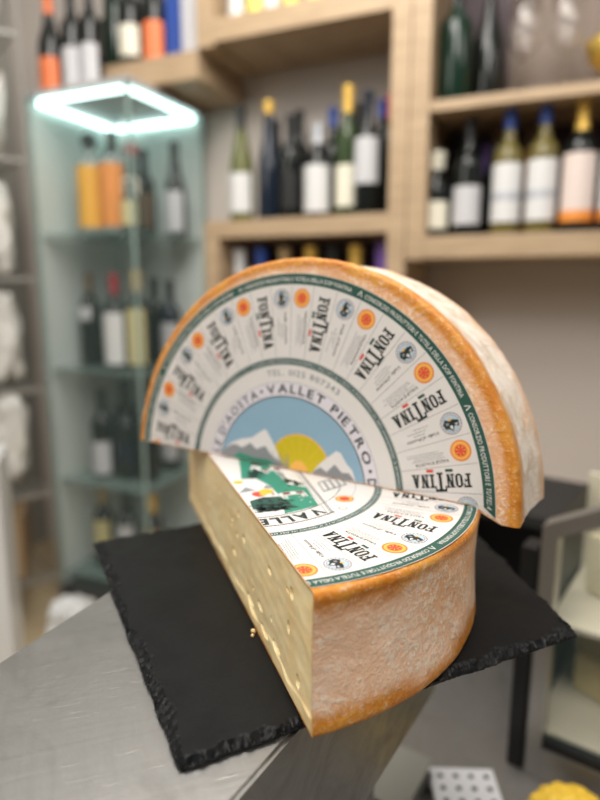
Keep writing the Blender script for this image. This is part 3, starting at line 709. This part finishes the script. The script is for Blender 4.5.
# ------------------------------------------------------------------ cheese wheels
def wheel_rind(R, H, seed, amp):
    prof = [(0, H), (.05, H), (.1, H), (.15, H), (.170, H), (R - .012, H - .0001), (R - .009, H - .0002), (R - .007, H - .0002), (R - .0042, H - .0002), (R - .0026, H - .0005), (R - .0015, H - .0012), (R - .0007, H - .0024), (R - .0002, H - .0045)]
    nz = 46
    for k in range(1, nz):
        z = (H - .0052) + (.0060 - (H - .0052)) * k / nz
        prof.append((R - .0003 - .0022 * sin(pi * z / H), z))
    prof += [(R - .0004, .0035), (R - .0010, .0014), (R - .0022, .0004), (R - .004, .0001), (.15, 0), (.08, 0), (0, 0)]
    th = .0028
    bm = bmesh.new(); na = 300; cols = []
    for k in range(na + 1):
        a = radians(-100 + 200 * k / na); col_ = []
        for r, z in prof:
            p = Vector((r * cos(a), r * sin(a), z))
            if r > R - .0125 and r > .16:
                q = p * 60 + Vector((seed, 0, 0))
                d = amp * (.9 * noise.noise(p * 22 + Vector((seed, 1, 2))) + .45 * noise.noise(q) + .22 * noise.noise(p * 190))
                w = min(1, (r - (R - .0125)) / .005)
                n_ = Vector((cos(a), sin(a), 0)); nz_ = 0
                if z > H - .004: nz_ = 1
                if z < .004: nz_ = -.0
                p += (n_ * d + Vector((0, 0, d * nz_ * .6))) * w
            col_.append(bm.verts.new(p))
        cols.append(col_)
    n = len(cols[0])
    for a, b in zip(cols, cols[1:]):
        for i in range(n - 1):
            j = i + 1
            try: bm.faces.new((a[i], b[i], b[j], a[j]))
            except ValueError: pass
    bmesh.ops.remove_doubles(bm, verts=bm.verts, dist=1e-6)
    return bm

# ---- lower half wheel: wheel axes = world axes, cut face on x = 0
low = empty('cheese_half_wheel', (0.06, 0, 0)); tag(low, 'half wheel of cheese lying on the slate board, pale cut face showing', 'cheese')
def kid(o, par): o.parent = par; o.matrix_parent_inverse = par.matrix_basis.inverted(); return o
bm = wheel_rind(R1, H1, 3, .0009); clip(bm, (0, 0, 0), (1, 0, 0))
kid(bm_obj('rind', bm, M['rind_low'], None, True, angle=radians(50)), low)
RA1 = .0009
def paste_low():
    R, H = R1 - .0010, H1; y0, z0, z1 = R, .0006, H - .0006
    ny, nz = 520, 112; bm = bmesh.new(); A = {}; B = {}
    rnd = random.Random(11); holes = []
    for k in range(13):
        holes.append((-.178 + rnd.random() * .33, .012 + rnd.random() * .062, .0010 + rnd.random() * .0016, .0008 + rnd.random() * .0012, .0018))
    holes += [(-.155, .064, .0022, .0026, .004), (-.148, .040, .0018, .0028, .004), (-.112, .057, .0030, .0017, .003), (-.164, .017, .0022, .0030, .004), (-.05, .052, .0030, .002, .003), (-.09, .022, .005, .002, .0035), (-.125, .014, .006, .0017, .003), (-.02, .03, .004, .002, .003), (-.065, .014, .007, .002, .003), (-.100, .010, .008, .0015, .003)]
    EY = {}
    for j in range(nz + 1):
        z = z0 + (z1 - z0) * j / nz
        for sg in (-1, 1):
            rr = R1 - .0003 - .0022 * sin(pi * z / H); e = min(z, H - z)
            if e < .0045: rr -= .0022 * (1 - e / .0045) ** 2.2
            p = Vector((0, sg * rr, z)); d = RA1 * (.9 * noise.noise(p * 22 + Vector((3, 1, 2))) + .45 * noise.noise(p * 60 + Vector((3, 0, 0))) + .22 * noise.noise(p * 190))
            EY[sg, j] = rr + d - .0001
    for i in range(ny + 1):
        for j in range(nz + 1):
            z = z0 + (z1 - z0) * j / nz; x = 0.0002; sg = -1 if i < ny / 2 else 1
            y = EY[sg, j] * abs(2 * i / ny - 1) * sg
            x += .0009 * noise.noise(Vector((y * 16, z * 30, 0))) + .0003 * noise.noise(Vector((y * 90, z * 140, 5)))
            led = .011 + .004 * noise.noise(Vector((y * 30, 3, 0)))
            if z < led: x -= .0012 * min(1, (led - z) / .0015) * (.6 + .8 * noise.noise(Vector((y * 60, z * 60, 2))))
            for hy, hz, a, b, dd in holes:
                if abs(y - hy) < a * 1.6 and abs(z - hz) < b * 1.6:
                    q = ((y - hy) / a) ** 2 + ((z - hz) / b) ** 2
                    if q < 1.5: x += dd * max(0, 1 - q / 1.5) ** .6
            edge = min(i, ny - i, j, nz - j)
            if edge < 3: x = x * edge / 3 + (.0001)
            A[i, j] = bm.verts.new((x, y, z))
            B[i, j] = A[i, j] if i in (0, ny) else bm.verts.new((max(.006, sqrt(max(0, R * R - y * y)) - .002) if edge > 0 else max(.0004, sqrt(max(0, R * R - y * y)) - .002), y * .998, z)) if (j in (0, nz) or i % 8 == 0) and False else None
    for i in range(ny):
        for j in range(nz): bm.faces.new((A[i, j], A[i, j + 1], A[i + 1, j + 1], A[i + 1, j]))
    # curved back of the paste, closed against the face
    st = 8; ks = list(range(0, ny + 1, st))
    for j in (0, nz):
        z = z0 if j == 0 else z1
        back = [bm.verts.new((max(.0003, sqrt(max(0, R * R - A[i, j].co.y ** 2)) - .007), A[i, j].co.y * .965, z)) for i in ks]
        if j == 0: low_b = back
        else: up_b = back
        front = [A[i, j] for i in range(ny + 1)]
        bm.faces.new(front + back[::-1])
    for a in range(len(ks) - 1): bm.faces.new((low_b[a], low_b[a + 1], up_b[a + 1], up_b[a]))
    for a, i in ((0, 0), (len(ks) - 1, ny)): bm.faces.new([A[i, j] for j in range(nz + 1)] + [up_b[a], low_b[a]])
    return bm
kid(bm_obj('paste', paste_low(), M['paste'], None, True, angle=radians(60)), low)

L = Label(.0101, -.0150, H1, .9705)
common(L, -92.5, -100, 100, 15.6)
arc_text(L, 'VALLE', .0775, -64.5, -98.5, .0100, 'black', 3, .05, .10)
L.ring(.0893, .0903, 'black', 3, -97, -62, 40)
L.ring(.0745, .0885, 'paper', 2, -100, -40, 60)
# pasture picture of the lower half (label axes: x away from the cut, near end of the cut at -90 degrees)
def arc_pts(r, a0, a1, n): return [(r * cos(radians(a0 + (a1 - a0) * k / n)), r * sin(radians(a0 + (a1 - a0) * k / n))) for k in range(n + 1)]
L.poly(arc_pts(.0738, -100, -61, 20) + [(.0357, .02), (-.012, .03)], 'snow', 2)
L.poly([(.0162, -.0115), (.0312, -.0142), (.0417, -.0254), (.0363, -.0642), (.0222, -.0690), (.0090, -.0722), (.0167, -.0446)], 'pasture', 3)
L.poly([(.0123, .0700), (.0199, .0627), (.0313, .0457), (.0305, -.0165), (.0162, -.0115), (.0099, .0117), (-.0002, .0098), (.0068, .0418)], 'pasture', 4)
L.poly([(.0135, .036), (.0180, .044), (.0235, .038), (.0215, .028), (.0150, .027)], 'snow', 5)
L.poly([(.030, -.020), (.046, .020), (.040, .060), (.030, .046)], 'snow', 3); L.poly([(.032, -.005), (.036, .012), (.033, .030), (.031, .010)], 'grey', 4)
rn = random.Random(5)
for k in range(46):     # bushy pine drawn in jagged strokes
    x = -.012 + rn.random() * .034; y = -.068 + rn.random() * .034; a = rn.random() * 1.2 - .6
    if abs(x - .004) / .016 + abs(y + .050) / .014 > 1.25: continue
    L.poly([(x - .004, y - .001), (x + .004 * cos(a), y + .004 * sin(a) - .001), (x + .002, y + .0022), (x - .001, y + .0012)], 'black' if k % 2 else 'green', 4)
L.poly([(-.009, -.058), (.012, -.064), (.019, -.050), (.016, -.038), (.004, -.036), (-.007, -.041)], 'green', 3)
L.disc(.0035, -.0285, .0055, 'red', 5, 12); L.disc(.0100, -.0250, .0055, 'yellow', 6, 12); L.disc(.0065, -.0300, .0030, 'gold', 7, 10); L.disc(-.0045, .0030, .004, 'yellow', 6, 10)
L2 = None
cow(L, .0265, -.038, .0100, 1, 5); cow(L, .031, .024, .0095, -1, 5)
def pine(x, y, h, ly, m='green'):
    for k in range(5):
        w = h * (.12 + .085 * k); yy = y + h * (1 - .2 * k)
        L.poly([(x, yy), (x - w, yy - h * .27), (x - w * .5, yy - h * .22), (x - w * .25, yy - h * .30), (x + w * .2, yy - h * .23), (x + w * .55, yy - h * .30), (x + w, yy - h * .25)], m if k % 2 else 'black', ly)
for x, y, h in ((.000, -.060, .020), (.007, -.064, .022), (.014, -.062, .020), (-.004, -.064, .016), (.0105, .010, .020), (.016, .018, .018), (.0215, .044, .016), (.033, -.010, .014), (.038, -.018, .012)):
    pine(x, y, h, 5)
L.poly([(.0100, -.018), (.0140, -.010), (.0185, -.020)], 'grey', 5); L.poly([(-.010, -.022), (-.002, -.010), (.004, -.020)], 'ink', 4)
L.ring(.0738, .0748, 'black', 6, -101, -60, 40)
for k in range(26):
    a_ = rn.random(); b_ = rn.random(); L.disc(.020 + .018 * a_, -.062 + .040 * b_ * (1 - .3 * a_), .0007, 'black' if k % 2 else 'snow', 4, 6)
# strip, printed box and small seal to the right of the picture
for x0 in (.0358, .0402):
    L.poly([(x0, -.084), (x0 + .0006, -.084), (x0 + .0126, .03), (x0 + .0120, .03)], 'grey', 3)
for k in range(40):
    y = -.080 + k * .0024; x0 = .0382 + (y + .084) * .105; L.poly([(x0, y), (x0 + .002, y), (x0 + .0022, y + .0016), (x0 + .0002, y + .0016)], 'ink', 3)
def bq(a, b): return (.0500 + .0035 * b + .0235 * a, -.0400 + .0225 * b + .0100 * a)
L.poly([bq(0, 0), bq(1, 0), bq(1, 1), bq(0, 1)], 'grey', 3)
for k in range(4):
    L.poly([bq(.06 + k * .24, .12), bq(.20 + k * .24, .12), bq(.20 + k * .24, .88), bq(.06 + k * .24, .88)], 'paper', 4)
L.disc(.0587, -.0585, .0068, 'orange', 3); L.disc(.0587, -.0585, .0055, 'gold', 4); L.disc(.0587, -.0585, .0038, 'red', 5)
L.disc(.0500, -.0755, .0034, 'ink', 3, 6); L.disc(.0500, -.0755, .0027, 'paper', 4, 6)
kid(finish_label(L, (0.0004, 0, 0), (1, 0, 0), low), low)

# ---- upper half wheel, standing on the cut edge on top of the lower one
ex = Vector((0.59761484, -0.80162717, -0.01582356)); ez = Vector((0.05686954, 0.0226941, 0.99812366)); nn = ex.cross(ez)
oo = Vector((0.05342703, 0.00153571, 0.07027704))
# wheel (X along the cut, Y up, Z toward the viewer with the label on Z = H2)
KS = .9705
UM = Matrix(((ex.x, ez.x, nn.x, oo.x - nn.x * H2 * KS), (ex.y, ez.y, nn.y, oo.y - nn.y * H2 * KS), (ex.z, ez.z, nn.z, oo.z - nn.z * H2 * KS), (0, 0, 0, 1))) @ Matrix.Scale(KS, 4)
upr = bpy.data.objects.new('cheese_half_wheel', None); COL.objects.link(upr); upr.empty_display_size = .02
upr.matrix_world = UM; tag(upr, 'half wheel of cheese standing upright on the other, label facing forward', 'cheese')
UI = UM.inverted()
def wheel_cut(z):       # world plane z in wheel axes
    return UI @ Vector((oo.x, oo.y, z)), (UI.to_3x3() @ Vector((0, 0, 1))).normalized()
co, no = wheel_cut(.0815)
def sag(bm):            # the overhanging heel droops a little past the rim of the lower half
    dn = UI.to_3x3() @ Vector((0, 0, -1))
    for v in bm.verts:
        w = UM @ v.co; out = hypot(w.x, w.y) - R1 - .004
        if out > 0 and w.x > 0 and w.z < .110:
            k = min(1, out / .010); f_ = 1 - max(0, w.z - .081) / .029
            v.co += dn * (.0095 * k * k * (3 - 2 * k) * f_)
bm = wheel_rind(R2, H2, 17, .0013)
bmesh.ops.rotate(bm, verts=bm.verts, cent=(0, 0, 0), matrix=Matrix.Rotation(pi / 2, 3, 'Z'))
clip(bm, co, no); sag(bm)
def cp(o): o.parent = upr; return o
cp(bm_obj('rind', bm, M['rind_up'], None, True, angle=radians(50)))
bm = bmesh.new(); th = .0030; pf = [(0, .0012), (R2 - .0045, .0012), (R2 - .0030, .005), (R2 - .0040, H2 / 2), (R2 - .0030, H2 - .006), (R2 - .0045, H2 - .0015), (0, H2 - .0015)]
bm.free(); bm = lathe(pf, 240)
co2, no2 = wheel_cut(.0818); clip(bm, co2, no2, 'tri'); sag(bm); cp(bm_obj('paste', bm, M['paste'], None, True, angle=radians(50)))
low.location.y -= .0022
L = Label(-.0043, -.0014, H2)
common(L, 20.08, -15, 195, 189.5)
# picture: sky, sun, peaks
L.ring(0, .0735, 'sky', 1)
for rr, m, ly in ((.0305, 'gold', 2), (.0293, 'yellow', 3), (.0085, 'gold', 4)):
    L.poly([(.0115 + rr * cos(k * pi / 24), .0137 + rr * sin(k * pi / 24)) for k in range(48)], m, ly)
for k in range(9):
    b = radians(10 + k * 20); L.poly([(.0115 + r * cos(b + d), .0137 + r * sin(b + d)) for r, d in ((.010, -.012), (.0292, -.008), (.0292, .008), (.010, .012))], 'gold', 4)
L.poly([(-.070, .018), (-.061, .026), (-.050, .031), (-.038, .034), (-.030, .040), (-.024, .0435), (-.017, .035), (-.011, .026), (-.004, .014), (.0, -.012), (-.072, -.012)], 'snow', 5)
L.poly([(-.071, .018), (-.058, .0255), (-.048, .0235), (-.040, .029), (-.033, .0245), (-.024, .029), (-.016, .021), (-.006, .0175), (.0, -.012), (-.0725, -.012)], 'grey', 6)
L.poly([(.012, -.012), (.022, .012), (.032, .024), (.040, .031), (.046, .036), (.050, .035), (.056, .027), (.061, .023), (.066, .012), (.072, -.012)], 'snow', 5)
L.poly([(.018, -.012), (.026, .0165), (.032, .0205), (.038, .0175), (.045, .025), (.052, .0195), (.058, .0205), (.066, .013), (.072, -.012)], 'grey', 6)
for k in range(26):
    x = -.066 + k * .0026; L.poly([(x, .010), (x + .0013, .025 + .003 * sin(k * 2.1)), (x + .0026, .010)], 'ink', 7)
L.poly([(-.062, .010), (-.052, .0190), (-.036, .0165), (-.020, .0175), (.004, .008), (.028, .006), (.040, -.013), (-.068, -.013)], 'pasture', 8)
L.poly([(-.040, .0), (-.033, .009), (-.024, .003), (-.030, -.004)], 'snow', 9); cow(L, -.012, .004, .0062, 1, 9); cow(L, .018, .000, .0050, -1, 9)
L.ring(.0738, .0744, 'black', 10)
# lettering round the picture
L.ring(.0744, .0855, 'mauve', 1)
arc_text(L, 'VALLET PIETRO', .0768, 108.0, 22.0, .0074, 'black', 3, .018, .16)
arc_text(L, "VALLE D'AOSTA", .0768, 188.0, 115.5, .0072, 'black', 3, .012, .16)
for aa in (112.0, 18.2): L.disc(.0805 * cos(radians(aa)), .0805 * sin(radians(aa)), .0014, 'black', 3, 10)
arc_text(L, "DO", .0768, 14.2, 3.0, .0074, 'black', 3, .018, .16)
arc_text(L, "TEL. 0125 807343", .0912, 105.5, 61.0, .0050, 'ink', 3, .008, .14)
co3, no3 = wheel_cut(.0824); cp(finish_label(L, co3, no3, None, sag))

# crumbs along the foot of the cut
for i, (y, x, r) in enumerate(((-.086, -.0028, .0016), (-.090, -.0045, .0011))):
    bm = bmesh.new(); bmesh.ops.create_icosphere(bm, subdivisions=3, radius=r)
    for v in bm.verts: v.co = v.co * (1 + .35 * noise.noise(v.co * 900 + Vector((i * 4, 0, 0)))) + Vector((0, 0, r * .8))
    o = bm_obj('cheese_crumb', bm, M['paste'], None, True, loc=(x, y, 0))
    tag(o, 'tiny cheese crumb on the slate at the foot of the cut face', 'crumb', 'crumbs along the cut')

# ------------------------------------------------------------------ lower worktop and things right of the counter
LW = -.35
wt = empty('lower_worktop', (.6, .0, LW)); tag(wt, 'lower grey steel worktop beyond the counter, bottom right', 'worktop')
def kw(o, e_): o.parent = e_; o.matrix_parent_inverse = e_.matrix_basis.inverted(); return o
kw(prism([(.02, -.32), (.20, -.45), (.95, -.45), (.95, .42), (.45, .50), (.30, .34)], LW - .03, LW, 'top', M['steel_dull'], bev=.002), wt)
kw(prism([(.12, -.30), (.24, -.40), (.90, -.40), (.90, .38), (.47, .44), (.36, .30)], FLOOR, LW - .03, 'cupboard', M['steel_dull']), wt)

Q0 = Vector((.376, .070, LW)); qa = math.atan2(-.829, .559)
# local frame of the refrigerated case: x along its face (toward the camera's right), y into the case
QM = Matrix.Translation((Q0.x, Q0.y, LW + .0005)) @ Matrix.Rotation(qa, 4, 'Z')
case = empty('refrigerated_case', (Q0.x, Q0.y, LW + .0005), qa); tag(case, 'steel framed refrigerated display case standing on the lower worktop', 'display case')
def qbox(name, x0, x1, y0, y1, z0, z1, m, bev=0.0, par=case):
    bm = bmesh.new(); box(bm, x0, y0, z0, x1, y1, z1, bev); return bm_obj(name, bm, m, par)
def qpoly(name, pts, y0, y1, m, par=case):     # outline in x,z extruded through y
    bm = bmesh.new(); vs = [bm.verts.new((x, y0, z)) for x, z in pts]; f = bm.faces.new(vs)
    r = bmesh.ops.extrude_face_region(bm, geom=[f])
    for v in r['geom']:
        if isinstance(v, bmesh.types.BMVert): v.co.y = y1
    return bm_obj(name, bm, m, par)
M['blackp'] = mat('black_plastic', (.010, .010, .011), .45)
M['blackm'] = mat('black_metal', (.020, .020, .020), .5)
M['alu'] = mat('brushed_aluminium', (.46, .45, .43), .4, metal=.9)
M['cream_in'] = mat('cream_lining', (.62, .58, .45), .6)
XE = .34
def ztop(x): return .315 + x * .55 if x < .16 else .315 + .088 + (x - .16) * .15
stile = [(0, 0), (.019, 0), (.019, ztop(.019) - .018), (0, ztop(0))]
qpoly('frame_stile', [(0, 0), (.017, 0), (.017, ztop(.017)), (0, ztop(0))], -.004, .022, M['alu'])
qpoly('frame_rail', [(.0172, ztop(.0172) - .020), (.16, ztop(.16) - .020), (XE, ztop(XE) - .02), (XE, ztop(XE)), (.16, ztop(.16)), (.0172, ztop(.0172))], -.004, .022, M['alu'])
qbox('frame_rail', .0172, XE, -.004, .022, 0, .040, M['alu'])
qbox('gasket', .0175, XE - .001, -.002, .016, .041, .048, M['blackp'])
qpoly('glass_pane', [(.0175, .049), (XE - .002, .049), (XE - .002, ztop(XE) - .022), (.16, ztop(.16) - .022), (.0175, ztop(.0175) - .022)], .006, .010, M['pane'])
qbox('back_lining', 0, XE, .24, .25, 0, .315, M['cream_in'])
qbox('side_lining', -.003, 0, .024, .24, 0, .300, M['blackp'])
qbox('end_lining', XE - .003, XE, .024, .24, 0, .315, M['cream_in'])
qbox('case_floor', .001, XE - .004, .024, .239, .03, .045, M['cream_in'])
qbox('inner_shelf', .003, XE - .004, .05, .238, .170, .176, M['cream_in'])
qbox('seal_post', -.022, -.0035, -.002, .03, 0, .285, M['blackp'], .002)
M['yel'] = mat('yellow_cheese_block', (.72, .60, .32), .5, sss=.2); M['olv'] = mat('olive_brown_rind', (.34, .27, .12), .6)
def wedge(loc, sx, sy, sz, m, label, rot=0):
    bm = bmesh.new(); vs = [bm.verts.new(p) for p in ((0, 0, 0), (sx, -sy / 2, 0), (sx * 1.06, 0, 0), (sx, sy / 2, 0))]
    f = bm.faces.new(vs); r = bmesh.ops.extrude_face_region(bm, geom=[f])
    for v in r['geom']:
        if isinstance(v, bmesh.types.BMVert): v.co.z = sz
    bmesh.ops.bevel(bm, geom=list(bm.edges), offset=.003, segments=2, affect='EDGES')
    e_ = bm_obj('cheese_wedge', bm, m, None, loc=QM @ Vector(loc)); e_.rotation_euler = (0, 0, qa + rot); tag(e_, label, 'cheese'); return e_
wedge((.02, .13, .0455), .20, .16, .055, M['yel'], 'yellow cheese wedge on the floor of the refrigerated case', 0)
wedge((.02, .13, .101), .19, .15, .045, M['olv'], 'olive-rinded cheese wedge stacked on the yellow one in the case', .05)
wedge((.02, .15, .1765), .20, .14, .085, mat('pale_cheese', (.74, .68, .48), .5), 'pale cheese wedge on the inner shelf of the case', 0)
# black shelf box behind the slate
bb = empty('black_cupboard', tuple(QM @ Vector((-.13, .26, 0))), qa); tag(bb, 'black open cupboard behind the slate board at right', 'cupboard')
def bbx(name, *a, **k): return qbox(name, *a, M['blackm'], par=bb, **k)
bbx('top', -.16, .12, -.05, .16, .225, .245, bev=.003); bbx('side', -.16, -.145, -.05, .16, 0, .2245)
bbx('side', .10, .115, -.05, .16, 0, .2245); bbx('back', -.144, .0995, .15, .16, 0, .2245); bbx('shelf', -.144, .0995, -.04, .149, .03, .045)
e_ = bm_obj('jar_glass', lathe([(0, 0), (.018, 0), (.020, .004), (.020, .06), (.012, .075), (.012, .092), (0, .092)], 24), mat('tan_bottle', (.36, .27, .18), .3), None, True, angle=radians(40))
e_.name = 'small_bottle'; e_.location = QM @ Vector((-.115, .235, .0455)); tag(e_, 'small tan bottle inside the black cupboard', 'bottle')
# things at the bottom edge of the frame
M['tray'] = mat('white_tray', (.72, .72, .74), .4)
e_ = empty('perforated_tray', (.262, .056, LW + .0005), radians(-22)); tag(e_, 'white perforated tray with dark holes at the bottom edge', 'tray')
bm = bmesh.new(); box(bm, -.02, -.09, 0, .055, .035, .018, .002); bm_obj('tray', bm, M['tray'], e_)
for i in range(4):
    for j in range(5):
        bm = bmesh.new(); bmesh.ops.create_cone(bm, cap_ends=True, segments=16, radius1=.0032, radius2=.0032, depth=.0016)
        for v in bm.verts: v.co += Vector((-.008 + i * .0175, .022 - j * .0175, .0178))
        bm_obj('hole', bm, M['blackp'], e_)
e_ = empty('gastro_container', (.205, .095, LW + .0005), radians(38)); tag(e_, 'grey steel container beside the perforated tray, bottom edge', 'container')
bm = bmesh.new(); box(bm, -.045, -.035, 0, .035, .028, .030, .003); bm_obj('body', bm, mat('grey_green_metal', (.26, .26, .23), .5, metal=.3), e_)
bm = bmesh.new(); box(bm, -.048, -.038, .0302, .038, .031, .034, .0015); bm_obj('lid', bm, mat('grey_lid', (.30, .30, .265), .5, metal=.3), e_)
def lumpy():
    bm = bmesh.new(); rn = random.Random(2)
    bmesh.ops.create_icosphere(bm, subdivisions=6, radius=1)
    cs = []
    for k in range(60):
        z = 1 - 2 * (k + .5) / 60; a = k * 2.39996; cs.append(Vector((sqrt(1 - z * z) * cos(a), sqrt(1 - z * z) * sin(a), z)))
    for v in bm.verts:
        d = min((v.co - c).length for c in cs); k = 1 + .16 * max(0, 1 - (d / .28) ** 2) + .03 * noise.noise(v.co * 9)
        v.co = Vector((v.co.x * .040, v.co.y * .030, v.co.z * .022)) * k
    zm = min(v.co.z for v in bm.verts)
    for v in bm.verts: v.co.z -= zm
    return bm
M['lump'] = mat('golden_crust', (.80, .52, .05), .5, sss=.1)
o = bm_obj('bread', lumpy(), M['lump'], None, True, loc=(.353, -.018, LW + .0005)); tag(o, 'lumpy golden yellow loaf at the foot of the display case', 'bread')
